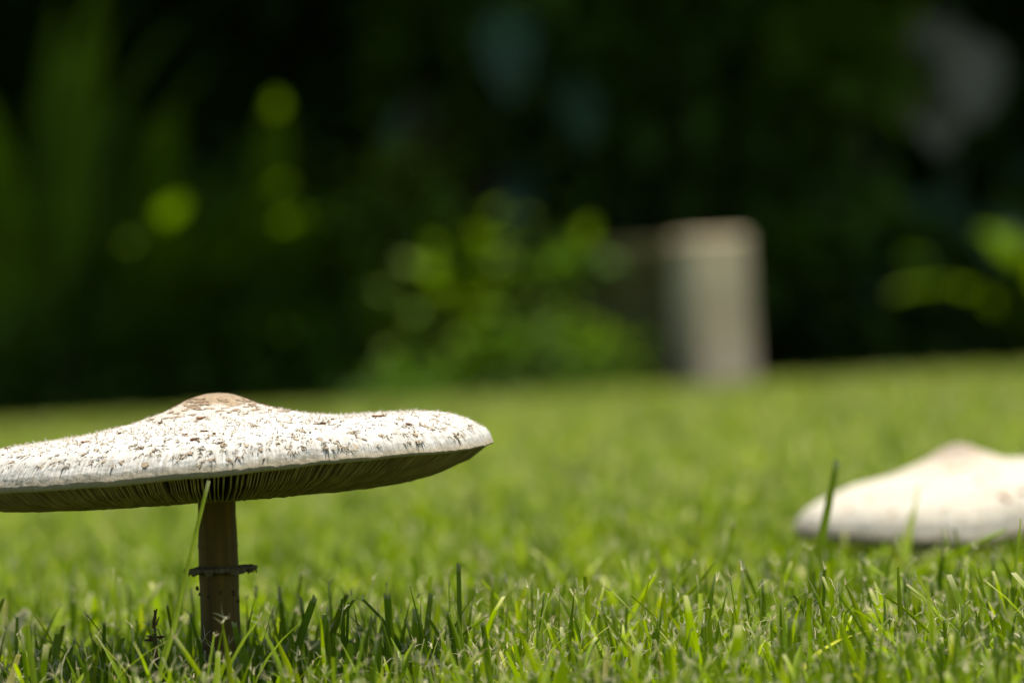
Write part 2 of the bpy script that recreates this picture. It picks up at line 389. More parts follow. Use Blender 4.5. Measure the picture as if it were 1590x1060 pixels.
gleft = [(0, 774), (.14, 777), (.31, 784), (.55, 789), (.78, 791), (.88, 786), (.95, 778), (1, 768)]
C1 = Cap(338, 427, D, right, mid, left, gright, gmid, gleft, 21)

def stem_path(pts, d):
    return [P(x, y, d) for x, y, _ in pts], [w_ / 2 * d / FPX for _, _, w_ in pts]
base1 = P(343, 1080, D)
m1 = empty('mushroom', base1, 'large flat white parasol mushroom with ringed brown stem beside the frayed grass', 'mushroom')
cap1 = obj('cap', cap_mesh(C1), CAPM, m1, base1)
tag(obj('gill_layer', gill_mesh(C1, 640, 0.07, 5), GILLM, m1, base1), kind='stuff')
g = np.random.default_rng(11)
sp = [(337, 735, 66), (336.5, 765, 60), (336.5, 780, 58.5), (337, 800, 58.5), (338, 825, 60), (338.4, 843, 61), (338.5, 847, 62.5), (338.6, 850, 61), (339, 865, 61), (339.5, 878, 62), (340, 890, 62), (341, 920, 61), (342, 950, 61), (343, 980, 62), (344, 1010, 62), (344.5, 1040, 63), (345, 1070, 66), (346, 1100, 60)]
pa, ra_ = stem_path(sp, D)
ii = np.linspace(0, len(pa) - 1, 80); pa = np.array(pa); pa = np.stack([np.interp(ii, np.arange(len(ra_)), pa[:, k]) for k in range(3)], -1); ra_ = np.interp(ii, np.arange(len(ra_)), ra_)
stem1 = obj('stem', tube_mesh(pa, ra_, 72, 'stem', 0.006, 0.012, g), STEMM, m1, base1)

def ring_mesh(px, py, d, r_in, g, name='ring'):
    """Torn skirt round the stem: ragged outer edge, a little thickness, drooping."""
    n = 150; th = np.linspace(0, 2 * np.pi, n, endpoint=False); k = d / FPX
    out = 50 + 3.5 * np.cos(th) + 3.5 * pnoise(th, 0 * th, 9, 1, 31) + 2.6 * pnoise(th, 0 * th, 60, 1, 32) + 1.2 * g.uniform(-1, 1, n)
    out += 6 * np.exp(-((th - 0.05) / 0.06) ** 2) + 6 * np.exp(-((th - 6.15) / 0.05) ** 2)
    rows = []
    def row(rr, yy): rows.append(CAM + d * Fv + ((px + rr * np.cos(th) - 795) * k)[:, None] * Rv - ((yy - 530) * k)[:, None] * Uv + (rr * np.sin(th) * k)[:, None] * Fv)
    tilt = -3 * np.cos(th) + 1.2 * pnoise(th, 0 * th, 12, 1, 35)
    rag = 5.0 * pnoise(th, 0 * th, 50, 1, 33) + 2.0 * pnoise(th, 0 * th, 16, 1, 34)
    row(np.full(n, r_in), py - 5 + 0 * th)
    row(r_in + (out - r_in) * 0.4, py - 3 + tilt * 0.4); row(r_in + (out - r_in) * 0.8, py - 3.5 + tilt * 0.8); row(out, py - 2.5 + tilt)
    row(out + 0.4, py + 1.5 + tilt + rag * 0.3); row(out - 1.5, py + 6 + tilt + rag)
    row(r_in + (out - r_in) * 0.7, py + 5 + tilt * 0.7 + rag * 0.4); row(np.full(n, r_in - 1), py + 8 + 0 * th)
    V = np.stack(rows); return mesh_np(name, V, grid_quads(len(rows), n, True), smooth=False)
ring = obj('ring', ring_mesh(339, 883, D, 29.5, g), RINGM, m1, base1)
def shred(px, py, d, length, wd, ang, g, curl=0.4):
    """A small curled strip, in photograph pixels."""
    k = d / FPX; V = []; Q = []
    for i, u in enumerate(np.linspace(0, 1, 5)):
        a = ang + curl * u; q = np.array([px + math.cos(a) * length * u, py + math.sin(a) * length * u])
        wv = wd * (1 - 0.7 * u) / 2
        for sgn in (-1, 1):
            for zz in (-1, 1):
                V.append(P(q[0] - math.sin(a) * wv * sgn, q[1] + math.cos(a) * wv * sgn, d + zz * k * wd * 0.3 + k * 4 * math.sin(u * 3)))
    for i in range(4):
        b = i * 4; Q += [[b, b + 1, b + 5, b + 4], [b + 2, b + 3, b + 7, b + 6], [b, b + 2, b + 6, b + 4], [b + 1, b + 3, b + 7, b + 5]]
    Q += [[0, 1, 3, 2], [16, 17, 19, 18]]
    return mesh_np('torn_shred', np.array(V), Q)
for (x, y, L, wd, an, cu) in ((388, 878, 15, 7, -0.1, 0.9), (391, 880, 9, 5, 0.8, 0.5), (386, 883, 8, 5, 1.5, 0.2), (293, 886, 9, 4, 1.5, 0.1), (289, 884, 5, 6, 2.6, -0.4), (306, 888, 6, 3, 1.8, 0.3)):
    o = obj('torn_shred', shred(x, y, D - 0.002, L, wd, an, g, cu), RINGM, ring, base1)
for (x, y, s_) in ((306, 913, 7), (310, 922, 6), (324, 926, 7), (343, 919, 6), (363, 918, 5), (364, 923, 4), (370, 933, 5), (331, 836, 4), (322, 925, 4), (352, 985, 3), (318, 1005, 3)):
    k = D / FPX; off = 31 * k * math.sqrt(max(0.02, 1 - ((x - 341) / 31.5) ** 2)); c0 = P(x, y, D - off)
    th = np.linspace(0, 2 * np.pi, 8, endpoint=False); V = [c0 - Fv * k * 1.6]
    for f, dz in ((0.6, -1.2), (1.0, 1.5)):
        for q in th:
            rr = s_ * 0.5 * f * g.uniform(0.6, 1.15); V.append(c0 + Rv * k * rr * math.cos(q) * 0.75 + Uv * k * rr * math.sin(q) * 1.3 + Fv * k * dz)
    T = [[0, 1 + i, 1 + (i + 1) % 8] for i in range(8)]; Q = [[1 + i, 9 + i, 9 + (i + 1) % 8, 1 + (i + 1) % 8] for i in range(8)]
    obj('speck', mesh_np('speck', np.array(V), Q, T), SPECK, stem1, base1)

# scales seen one by one on the large cap: photograph pixel, size, brown or tan
SC1 = [(12.6, 697, 8, 1), (132, 687, 15, 1), (312, 649, 14, 1), (249, 657.5, 7, 1), (288, 676, 9, 1), (304, 683, 14, 1), (318, 670.6, 12, 1), (333, 674, 7, 1), (346, 664, 7, 0), (395, 663, 9, 1),
       (221, 694.5, 10, 0), (228, 721, 12, 0), (280, 668, 6, 0), (186, 673, 6, 1), (282, 711, 7, 0), (347, 691, 13, 0), (294, 703, 10, 0), (381, 693, 10, 0), (187, 717, 9, 0), (163, 717, 8, 0), (94, 715, 8, 0), (65, 725, 9, 0), (19, 718, 10, 0), (103, 682, 11, 0),
       (587, 647, 20, 1), (620, 651, 16, 0), (672, 645, 15, 0), (502, 658, 11, 1), (493, 658, 13, 0), (451, 657, 12, 0), (516, 652, 6, 1), (470, 670, 12, 0), (458, 682, 10, 0), (449, 695, 10, 0), (496, 682, 10, 0), (552, 694, 12, 0), (544, 672, 10, 0), (644, 674, 10, 0), (726, 660, 11, 0), (707, 675, 8, 0), (634, 659, 9, 1), (430, 688, 9, 0), (405, 699, 8, 0), (471, 696, 8, 0), (370, 680, 8, 0), (355, 712, 8, 0), (310, 722, 7, 0), (520, 688, 8, 0), (590, 676, 9, 0), (660, 662, 9, 0), (695, 658, 9, 0), (160, 690, 8, 0), (240, 700, 8, 0), (75, 700, 9, 0), (40, 708, 8, 0), (130, 705, 8, 0)]
for (x, y, s_, br) in SC1:
    r_, t_ = C1.at_pixel(x, y)
    l_ = s_ * S * 0.55
    obj('scale', flake_mesh(C1, r_, t_, l_ * (1.15 if br else 1.0), l_ * 1.05, 0.0005 if br else 0.00024, g, sides=10), DARK if br else TAN, cap1, base1)
# cracked skin round the central boss: rings of flat tan plates
for k in range(150):
    r_ = 0.10 + 0.17 * g.random() ** 1.3; t_ = g.uniform(0, 2 * np.pi)
    obj('scale', flake_mesh(C1, r_, t_, S * g.uniform(2.5, 6), S * g.uniform(6, 14) * (1 - 1.6 * (r_ - 0.1)), 0.00022, g, sides=11, curl=0.2), UMBOM, cap1, base1)
pts = []
while len(pts) < 3400:
    r_ = math.sqrt(g.uniform(0.04, 0.93)); t_ = g.uniform(0, 2 * np.pi)
    if math.sin(t_) > 0.6 and g.random() < 0.5: continue
    if r_ > 0.9 and g.random() < 0.5: continue
    pts.append((r_, t_))
tag(obj('tuft_layer', tuft_mesh(C1, pts, g, size=0.0016), TUFT, cap1, base1), kind='stuff')
pts = []
for (x, y, s_, br) in SC1:
    r_, t_ = C1.at_pixel(x, y)
    for k in range(3): pts.append((min(0.985, r_ + g.normal(0, 0.012)), t_ + g.normal(0, 0.014)))
for k in range(85):
    x = g.uniform(-60, 745); r_, t_ = C1.at_pixel(x, 712 - 0.055 * x + g.normal(0, 12)); pts += [(min(0.98, r_ + g.normal(0, 0.008)), t_ + g.normal(0, 0.01)) for q in range(3)]
tag(obj('tuft_layer', tuft_mesh(C1, pts, g, size=0.0018), TUFT2, cap1, base1), kind='stuff')

# --- the second mushroom, farther off
D2 = 1.40 * D; S2 = D2 / FPX
right2 = [(0, 688), (.06, 690), (.13, 697), (.29, 711), (.5, 711), (.7, 714), (.85, 726), (.93, 740), (.975, 757), (1, 775)]
left2 = [(0, 688), (.06, 692), (.12, 701), (.22, 717), (.43, 741), (.64, 754), (.8, 772), (.9, 786), (.96, 799), (.985, 809), (1, 822)]
mid2 = [(0, 688), (.06, 691), (.13, 700), (.25, 716), (.43, 731), (.62, 745), (.78, 762), (.9, 784), (.96, 803), (1, 830)]
gr2 = [(0, 815), (.4, 812), (.8, 806), (1, 785)]; gm2 = [(0, 836), (.5, 838), (.85, 838), (1, 832)]; gl2 = [(0, 840), (.5, 842), (.9, 840), (1, 826)]
C2 = Cap(1486, 253, D2, right2, mid2, left2, gr2, gm2, gl2, 51, wave=2.5, thick=(8, 20))
base2 = G(1500, D2)
m2 = empty('mushroom', base2, 'low cream mushroom with drooping rim sitting down in the grass', 'mushroom')
cap2 = obj('cap', cap_mesh(C2, 360, 90), CAPM2, m2, base2)
tag(obj('gill_layer', gill_mesh(C2, 240, 0.1, 6), GILLM, m2, base2), kind='stuff')
top2 = P(1487, 770, D2); pth = [top2 * (1 - u) + (base2 - np.array([0, 0, 0.004])) * u for u in np.linspace(0, 1, 12)]
obj('stem', tube_mesh(pth, np.linspace(0.0066, 0.0085, 12), 32, 'stem', 0.01, 0.012, g), STEMM, m2, base2)
for (x, y, s_, br) in ((1556, 770, 17, 1), (1563, 776, 10, 1), (1588, 764, 14, 1), (1385, 795, 10, 0), (1440, 752, 9, 0), (1478, 728, 16, 0), (1500, 726, 14, 0), (1320, 790, 8, 0), (1520, 745, 9, 0), (1470, 790, 7, 0), (1410, 770, 7, 0), (1350, 775, 8, 0), (1540, 735, 10, 0)):
    r_, t_ = C2.at_pixel(x, y); l_ = s_ * S2 * 0.5
    obj('scale', flake_mesh(C2, r_, t_, l_, l_ * 1.2, 0.0007, g, sides=10, curl=0.2), DARK if br else TAN, cap2, base2)

# ------------------------------------------------------------------ grass
def blades(bx, by, h, wd, ang, lean, bend, tw, rnd, tipc, segs=5, cols=3, blunt=None, bz=0.0):
    """Arrays of blades: base, height, width, lean direction, lean, bend, twist. Returns V, Q, attrs."""
    n = len(bx); u = np.linspace(0, 1, segs + 1)[None, :]
    if blunt is None: blunt = np.zeros(n)
    prof = np.where(u < 0.55, 0.75 + 0.45 * u, 1.0 - (u - 0.55) / 0.45 * (1 - blunt[:, None]) * 0.97)
    hx = np.cos(ang)[:, None]; hy = np.sin(ang)[:, None]
    off = h[:, None] * (lean[:, None] * u + bend[:, None] * u ** 2.2)
    z = h[:, None] * (u - 0.25 * (lean + bend)[:, None] ** 2 * u ** 2)
    cx = bx[:, None] + hx * off; cy = by[:, None] + hy * off
    a2 = tw[:, None] + u * 0.5
    sx = np.cos(a2); sy = np.sin(a2)
    out = []
    cc = np.linspace(-1, 1, cols)
    for c in cc:
        ww = wd[:, None] * prof * 0.5 * c
        fold = (abs(c) - 0.0) * wd[:, None] * prof * 0.16
        out.append(np.stack([cx + sx * ww - sy * fold, cy + sy * ww + sx * fold, z + bz + 0 * ww], -1))
    V = np.stack(out, 2).reshape(n, -1, 3)                              # n,(segs+1)*cols,3
    q = grid_quads(segs + 1, cols); Q = (np.arange(n)[:, None, None] * ((segs + 1) * cols) + q[None]).reshape(-1, 4)
    tip = np.clip((u - (1 - tipc[:, None])) / np.maximum(tipc[:, None], 1e-3), 0, 1) ** 1.5 * 0.9 * (tipc[:, None] > 0.01)
    tip = np.repeat(np.broadcast_to(tip, (n, segs + 1))[:, :, None], cols, 2).reshape(-1)
    R_ = np.repeat(rnd, (segs + 1) * cols)
    return V.reshape(-1, 3), Q, {'rnd': R_, 'tip': tip}
def merge(parts):
    V = []; Q = []; A = {}; b = 0
    for v, q, a in parts:
        V.append(v); Q.append(q + b); b += len(v)
        for k, x in a.items(): A.setdefault(k, []).append(x)
    return np.concatenate(V), np.concatenate(Q), {k: np.concatenate(x) for k, x in A.items()}
def half_width(y): return 0.28 * y + 0.16
def scatter(y0, y1, dens, g):
    xm = half_width(y1); n = int((y1 - y0) * 2 * xm * dens)
    y = g.uniform(y0, y1, n); x = g.uniform(-xm, xm, n); k = np.abs(x) < half_width(y)
    return x[k], y[k]
c2p = G(1486, D2); r2m = 253 * S2
def keep_clear(x, y, h):
    k = np.hypot(x - base1[0], y - base1[1]) > 0.0095
    k &= np.hypot(x - base2[0], y - base2[1]) > 0.011
    dd = np.hypot(x - c2p[0], y - c2p[1]); h = np.where(dd < r2m * 1.12, np.minimum(h, 0.0095), h)
    h = np.where((dd < r2m * 2.2) & (y < c2p[1]), np.minimum(h, 0.0125), h)
    return k, h
def field(y0, y1, dens, g, hm, hs, wm, ws, segs, cols, blunt_p, tall_p=0.02, tip_p=0.5, rshift=0.0, lm=0.26):
    x, y = scatter(y0, y1, dens, g)
    patch = 0.5 + 0.5 * np.sin(x * 13 + 2 * np.sin(y * 7)) * np.cos(y * 9 + np.sin(x * 11))
    h = hm * np.exp(g.normal(0, hs, len(x))) * (0.85 + 0.3 * patch); h = np.where(g.random(len(x)) < tall_p, h * g.uniform(1.3, 2.0, len(x)), h); h = np.clip(h, 0.004, 0.036)
    h = h * np.clip(0.62 + (y - 1.36) / 0.16 * 0.38, 0.62, 1.0); k, h = keep_clear(x, y, h); x, y, h = x[k], y[k], h[k]; n = len(x)
    lean = np.abs(g.normal(0, lm, n)); bend = np.abs(g.normal(0, 0.3, n)) * (g.random(n) < 0.6)
    bl = np.where(g.random(n) < blunt_p, g.uniform(0.45, 0.85, n), 0.05)
    tp = np.where(g.random(n) < tip_p, g.uniform(0.06, 0.22, n), 0)
    rn = np.clip(g.normal(0.45 + rshift, 0.2, n), 0, 0.9); rn = np.where(g.random(n) < 0.025, g.uniform(0.93, 1, n), rn)
    return blades(x, y, h, wm * np.exp(g.normal(0, ws, n)), g.uniform(0, 2 * np.pi, n), lean, bend, g.uniform(0, np.pi, n), rn, tp, segs, cols, bl), (x, y, h, lean, bend)
gg = np.random.default_rng(5)
near = []
f0, info = field(1.36, 1.95, 29000, gg, 0.0142, 0.42, 0.0018, 0.36, 5, 3, 0.6, 0.04, 0.5)
near.append(f0)
near.append(field(0.35, 1.36, 26000, gg, 0.0120, 0.25, 0.0022, 0.3, 4, 2, 0.6, 0.0)[0])
tag(obj('lawn_grass', mesh_np('lawn_grass', *merge(near)[:2], attrs=merge(near)[2]), GRASS), 'short mown green grass blades with frayed pale tips round the mushrooms', 'grass', kind='stuff')
far = [field(1.95, 3.2, 22000, gg, 0.0140, 0.36, 0.0024, 0.3, 3, 2, 0.6, 0.02, 0.4, 0.05, 0.45)[0],
       field(3.2, 6.5, 9000, gg, 0.014, 0.3, 0.0042, 0.3, 2, 2, 0.6, 0.01, 0.4, 0.10, 0.6)[0],
       field(6.5, EDGE + 0.05, 3200, gg, 0.016, 0.25, 0.0085, 0.3, 2, 2, 0.6, 0.0, 0.4, 0.14, 0.7)[0]]
vf, qf, af = merge(far)
tag(obj('lawn_grass', mesh_np('lawn_grass', vf, qf, attrs=af), GRASS), 'open stretch of sunlit lawn reaching back to the planting bed', 'grass', kind='stuff')

# frayed fibres on cut tips, and loose pale strands in the turf
def fibres(roots, dirs, L, wd, rnd, g, sag):
    n = len(roots); u = np.linspace(0, 1, 5)[None, :, None]
    side = np.cross(dirs, g.normal(0, 1, (n, 3))); side /= np.linalg.norm(side, axis=1, keepdims=True)
    cur = g.uniform(-0.7, 0.7, n)[:, None, None]
    c = roots[:, None] + dirs[:, None] * (L[:, None, None] * u) + side[:, None] * (L[:, None, None] * cur * u ** 2)
    c[..., 2] -= (L[:, None] * sag[:, None]) * (u[..., 0] ** 2)
    wv = np.cross(dirs, np.array([0, 1.0, 0])); wv /= np.maximum(np.linalg.norm(wv, axis=1, keepdims=True), 1e-6)
    w2 = wd[:, None, None] * (1 - 0.7 * u)
    V = np.stack([c - wv[:, None] * w2, c + wv[:, None] * w2], 2).reshape(n, -1, 3)
    q = grid_quads(5, 2); Q = (np.arange(n)[:, None, None] * 10 + q[None]).reshape(-1, 4)
    return V.reshape(-1, 3), Q, {'rnd': np.repeat(rnd, 10)}
x, y, h, lean, bend = info
V0, Q0, A0 = f0; nb = len(x); tipp = V0.reshape(nb, 18, 3)[:, -3:, :].mean(1)
sel = np.where((h > 0.011) & (gg.random(nb) < 0.45) & (y < 1.85))[0]
sel = np.repeat(sel, gg.integers(2, 5, len(sel)))
dd = gg.normal(0, 0.55, (len(sel), 3)); dd[:, 2] = 1; dd /= np.linalg.norm(dd, axis=1, keepdims=True)
fp = [fibres(tipp[sel] - [0, 0, 0.0008], dd, gg.uniform(0.0015, 0.0055, len(sel)), gg.uniform(0.0001, 0.00021, len(sel)), gg.random(len(sel)), gg, gg.uniform(-0.1, 0.5, len(sel)))]
ns = 900; sx, sy = gg.uniform(-0.42, 0.42, ns), gg.uniform(1.4, 1.95, ns)
dd = gg.normal(0, 1, (ns, 3)); dd[:, 2] = np.abs(dd[:, 2]) * 0.45; dd /= np.linalg.norm(dd, axis=1, keepdims=True)
fp.append(fibres(np.stack([sx, sy, gg.uniform(0.003, 0.013, ns)], -1), dd, gg.uniform(0.006, 0.022, ns), gg.uniform(0.00012, 0.0003, ns), gg.random(ns), gg, gg.uniform(0.1, 0.6, ns)))
vv, qq, aa = merge(fp)
tag(obj('dry_grass_fibre', mesh_np('dry_grass_fibre', vv, qq, attrs=aa), STRAW), 'loose pale dry strands and torn fibres caught among the grass tips', 'dry grass', kind='stuff')

# tall single blades that stand clear of the turf: (root px, d), bends, tip px, width px, depth of tip, tone (lowest ones paint in the cap's shade), blunt, pale tip
def tall_blade(pts, wpx, d0, d1, tone, blunt, tipc, name='grass_blade', folded=0.18, split=False, yaw=0.0, serr=False):
    pts = np.array(pts, float); n = 22; u = np.linspace(0, 1, n); t = np.linspace(0, 1, len(pts))
    px = np.interp(u, t, pts[:, 0]); py = np.interp(u, t, pts[:, 1])
    ker = np.ones(5) / 5; px[2:-2] = np.convolve(px, ker, 'valid'); py[2:-2] = np.convolve(py, ker, 'valid')
    d = d0 + (d1 - d0) * u
    V = []; tip = []
    for i in range(n):
        j0, j1 = max(0, i - 1), min(n - 1, i + 1); dx, dy = px[j1] - px[j0], py[j1] - py[j0]; q = math.hypot(dx, dy) or 1
        nx, ny = -dy / q, dx / q
        w_ = wpx * (0.8 + 0.3 * u[i] if u[i] < 0.4 else 0.92 + 0.08 * (1 - u[i])) * (1 - (1 - blunt) * max(0, (u[i] - 0.35) / 0.65) ** 1.3)
        k = d[i] / FPX * D / d[i] * 1.0
        for c in (-1, -0.5, 0, 0.5, 1):
            e = (1.4 if serr and i % 2 and abs(c) == 1 else 0)
            cut = 0
            if i == n - 1: cut = random.uniform(-2.5, 2.5) * (2.0 if split else 1)
            ws = (c * (w_ / 2) + math.copysign(e, c)) / (d[i] / D)
            V.append(P(px[i] + nx * ws * math.cos(yaw) * 1.12, py[i] + ny * ws * math.cos(yaw) * 1.12 + cut, d[i] - abs(c) * folded * w_ * S + c * (w_ / 2) * S * math.sin(yaw)))
            tip.append(max(0, (u[i] - (1 - tipc)) / max(tipc, 1e-3)) * 0.85 if tipc > 0 else 0)
    return mesh_np(name, np.array(V), grid_quads(n, 5), attrs={'rnd': np.full(len(V), tone), 'tip': tip})
TB = [
 ([(240, 1068), (268, 985), (292, 875), (324, 747)], 9, 0.905, 0.92, 0.62, 0.75, 0.03, 'long thin pale grass blade crossing in front of the stem up to the gills', {}),
 ([(186, 1075), (184, 980), (177, 882)], 11, 1.05, 1.05, 0.55, 0.3, 0.08, 'lone upright pointed blade with a whitish tip, left of the ringed stem', {}),
 ([(1225, 1010), (1262, 905), (1300, 715)], 26, 1.13, 1.13, 0.65, 0.55, 0.03, 'tallest broad green blade standing before the rim of the cream mushroom', {}),
 ([(1402, 960), (1410, 850), (1427, 752)], 12, 1.2, 1.22, 0.6, 0.3, 0.05, 'slim green blade rising in front of the middle of the cream cap', {}),
 ([(1360, 935), (1430, 885), (1500, 850), (1562, 822)], 13, 1.2, 1.15, 0.35, 0.25, 0.0, 'long dull green blade leaning sideways under the cream cap', {}),
 ([(1545, 1100), (1568, 960), (1585, 806)], 13, 0.955, 0.965, 0.5, 0.12, 0.02, 'tall sharp blade with finely toothed edges before the cream mushroom', {'serr': True}),
 ([(1110, 990), (1122, 900), (1139, 812)], 17, 1.14, 1.14, 0.58, 0.5, 0.04, 'upright soft green blade alone on the lawn between both mushrooms', {}),
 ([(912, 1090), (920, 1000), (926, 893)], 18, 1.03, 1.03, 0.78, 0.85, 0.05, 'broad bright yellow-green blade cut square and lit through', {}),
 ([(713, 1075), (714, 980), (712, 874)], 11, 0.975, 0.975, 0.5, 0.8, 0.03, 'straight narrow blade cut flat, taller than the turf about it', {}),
 ([(611, 1090), (607, 1000), (601, 920)], 12, 0.957, 0.957, 0.2, 0.85, 0.02, 'square-cut blade toned dark for the shade of the large cap', {'split': True}),
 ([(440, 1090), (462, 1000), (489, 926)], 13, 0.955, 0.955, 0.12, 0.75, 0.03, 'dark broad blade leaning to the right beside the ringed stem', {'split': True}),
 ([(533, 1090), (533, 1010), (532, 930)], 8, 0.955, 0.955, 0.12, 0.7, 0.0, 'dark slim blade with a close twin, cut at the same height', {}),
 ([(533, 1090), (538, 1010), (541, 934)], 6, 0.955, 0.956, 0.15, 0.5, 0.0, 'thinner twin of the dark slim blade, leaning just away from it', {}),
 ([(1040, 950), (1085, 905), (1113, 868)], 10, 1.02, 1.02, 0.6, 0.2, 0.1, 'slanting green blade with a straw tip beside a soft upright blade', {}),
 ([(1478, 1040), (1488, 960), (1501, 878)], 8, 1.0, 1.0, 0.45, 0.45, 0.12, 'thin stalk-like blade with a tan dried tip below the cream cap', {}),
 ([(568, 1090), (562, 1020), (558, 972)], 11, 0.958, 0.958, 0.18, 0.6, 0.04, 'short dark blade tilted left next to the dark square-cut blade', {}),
 ([(725, 1090), (712, 1020), (695, 950)], 10, 0.972, 0.972, 0.2, 0.7, 0.05, 'shade-toned blade tilted left at the foot of the straight narrow blade', {}),
 ([(720, 1070), (690, 1000), (663, 955)], 8, 0.972, 0.972, 0.3, 0.5, 0.05, 'thin blade dulled for shade, bending left across its neighbours', {}),
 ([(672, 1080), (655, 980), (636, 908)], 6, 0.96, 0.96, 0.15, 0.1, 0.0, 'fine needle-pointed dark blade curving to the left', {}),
 ([(640, 1090), (660, 1000), (669, 920)], 13, 0.98, 0.98, 0.6, 0.7, 0.06, 'mid green blunt blade with a loose curled fibre at its tip', {}),
 ([(500, 1090), (503, 1020), (504, 955)], 12, 0.95, 0.95, 0.3, 0.75, 0.03, 'short square blade toned for half shade between two dark blades', {}),
 ([(588, 1090), (588, 1030), (588, 985)], 10, 0.955, 0.955, 0.1, 0.8, 0.0, 'stubby straight blade toned dark for the cap shadow', {}),
 ([(763, 1085), (757, 1020), (749, 965)], 9, 0.945, 0.945, 0.3, 0.8, 0.03, 'blunt short green blade with a rounded dark end', {}),
 ([(1212, 1090), (1213, 1000), (1212, 935)], 6, 0.955, 0.955, 0.35, 0.4, 0.08, 'slim dark upright blade among pale frayed tips', {}),
 ([(1230, 1095), (1268, 1000), (1302, 925)], 13, 0.95, 0.955, 0.55, 0.35, 0.06, 'long green blade slanting right with a white torn tip', {}),
 ([(1480, 1100), (1505, 1010), (1530, 930)], 19, 0.97, 0.97, 0.72, 0.4, 0.03, 'wide translucent light green blade slanting below the cream mushroom', {}),
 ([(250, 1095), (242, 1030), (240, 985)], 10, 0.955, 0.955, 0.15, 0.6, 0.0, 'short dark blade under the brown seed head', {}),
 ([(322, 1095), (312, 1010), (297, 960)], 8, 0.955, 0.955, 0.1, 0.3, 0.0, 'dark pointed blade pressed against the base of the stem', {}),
 ([(388, 1090), (377, 1030), (363, 965)], 9, 0.955, 0.955, 0.4, 0.8, 0.05, 'blunt green blade in front of the foot of the ringed stem', {}),
 ([(330, 1090), (337, 1050), (339, 1012)], 13, 0.91, 0.91, 0.6, 0.7, 0.08, 'soft short pale green blade before the foot of the ringed stem', {}),
 ([(375, 1080), (382, 990), (395, 930)], 7, 0.99, 0.99, 0.45, 0.15, 0.0, 'thin curved blade just right of the ringed stem', {}),
 ([(80, 1090), (92, 1040), (107, 1008)], 9, 0.94, 0.94, 0.25, 0.3, 0.02, 'short dark blade pointing up to the right near the straw', {}),
 ([(158, 1090), (160, 1050), (161, 1014)], 8, 0.95, 0.95, 0.12, 0.6, 0.0, 'stubby dark blade in front of the lone pointed blade', {}),
 ([(-20, 1000), (-8, 965), (6, 928)], 9, 1.0, 1.0, 0.6, 0.7, 0.03, 'green blade at the far side of the straw, leaning right', {}),
]
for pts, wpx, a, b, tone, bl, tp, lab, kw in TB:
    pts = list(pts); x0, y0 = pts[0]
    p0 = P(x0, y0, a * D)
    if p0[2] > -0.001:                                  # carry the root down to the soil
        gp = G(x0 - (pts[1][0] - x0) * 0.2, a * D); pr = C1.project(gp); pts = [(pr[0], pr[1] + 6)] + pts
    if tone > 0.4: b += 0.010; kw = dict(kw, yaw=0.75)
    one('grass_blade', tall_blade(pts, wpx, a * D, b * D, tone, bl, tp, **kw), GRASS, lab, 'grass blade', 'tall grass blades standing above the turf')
# straw
one('dry_straw', tall_blade([(-14, 1045), (8, 1000), (24, 970), (44, 945)], 24, 1.10 * D, 1.10 * D, 0.6, 0.5, 0, 'dry_straw', 0.3), STRAW, 'piece of pale beige dry straw lying in the grass', 'straw')
# dark seed head on a thin stalk
HUSK = rough_mat('husk', (0.05, 0.028, 0.014), (0.14, 0.08, 0.04), 500, 0.9, 0.4)
sh0 = P(248, 1090, 0.955 * D); sh = empty('seed_head', (sh0[0], sh0[1], max(sh0[2], 0)), 'small dark brown grass seed head on a thin stalk near the stem', 'seed head')
o0 = np.array(sh.location)
obj('stalk', tube_mesh([P(248, 1092, .955 * D), P(244, 1030, .955 * D), P(241, 990, .955 * D), P(240, 946, .955 * D)], [2.6 * S, 2 * S, 1.6 * S, 1.2 * S], 8, 'stalk'), HUSK, sh, o0)
for (x, y, L, wd, an) in ((240, 962, 18, 6, -1.5), (239, 975, 14, 5, -1.8), (242, 970, 14, 4, -1.3), (232, 990, 16, 8, -0.2), (246, 990, 10, 7, -0.4), (238, 992, 14, 7, 2.9)):
    obj('husk', shred(x, y, .955 * D, L, wd, an, g, 0.15), HUSK, sh, o0)

# ------------------------------------------------------------------ the garden behind
def leaf_template(segs=4, pointy=1.0, droop=0.3, fold=0.15):
    u = np.linspace(0, 1, segs + 1); wv = np.sin(np.pi * np.clip(u, 0.04, 0.985) ** 0.8) ** pointy
    V = []
    for i in range(segs + 1):
        for c in (-1, 0, 1): V.append([c * 0.5 * wv[i], u[i], -droop * u[i] ** 2 + abs(c) * fold * wv[i]])
    return np.array(V), grid_quads(segs + 1, 3)
def leaf_cloud(cen, direc, up, L, Wd, rnd, tmpl):
    V0, q = tmpl; n = len(cen)
    direc = direc / np.linalg.norm(direc, axis=1, keepdims=True)
    sd = np.cross(direc, up); sd /= np.maximum(np.linalg.norm(sd, axis=1, keepdims=True), 1e-6); nm = np.cross(sd, direc)
    V = cen[:, None] + sd[:, None] * (V0[None, :, 0:1] * Wd[:, None, None]) + direc[:, None] * (V0[None, :, 1:2] * L[:, None, None]) + nm[:, None] * (V0[None, :, 2:3] * L[:, None, None])
    Q = (np.arange(n)[:, None, None] * len(V0) + q[None]).reshape(-1, 4)
    return V.reshape(-1, 3), Q, {'rnd': np.repeat(rnd, len(V0)), 'tip': np.zeros(n * len(V0))}
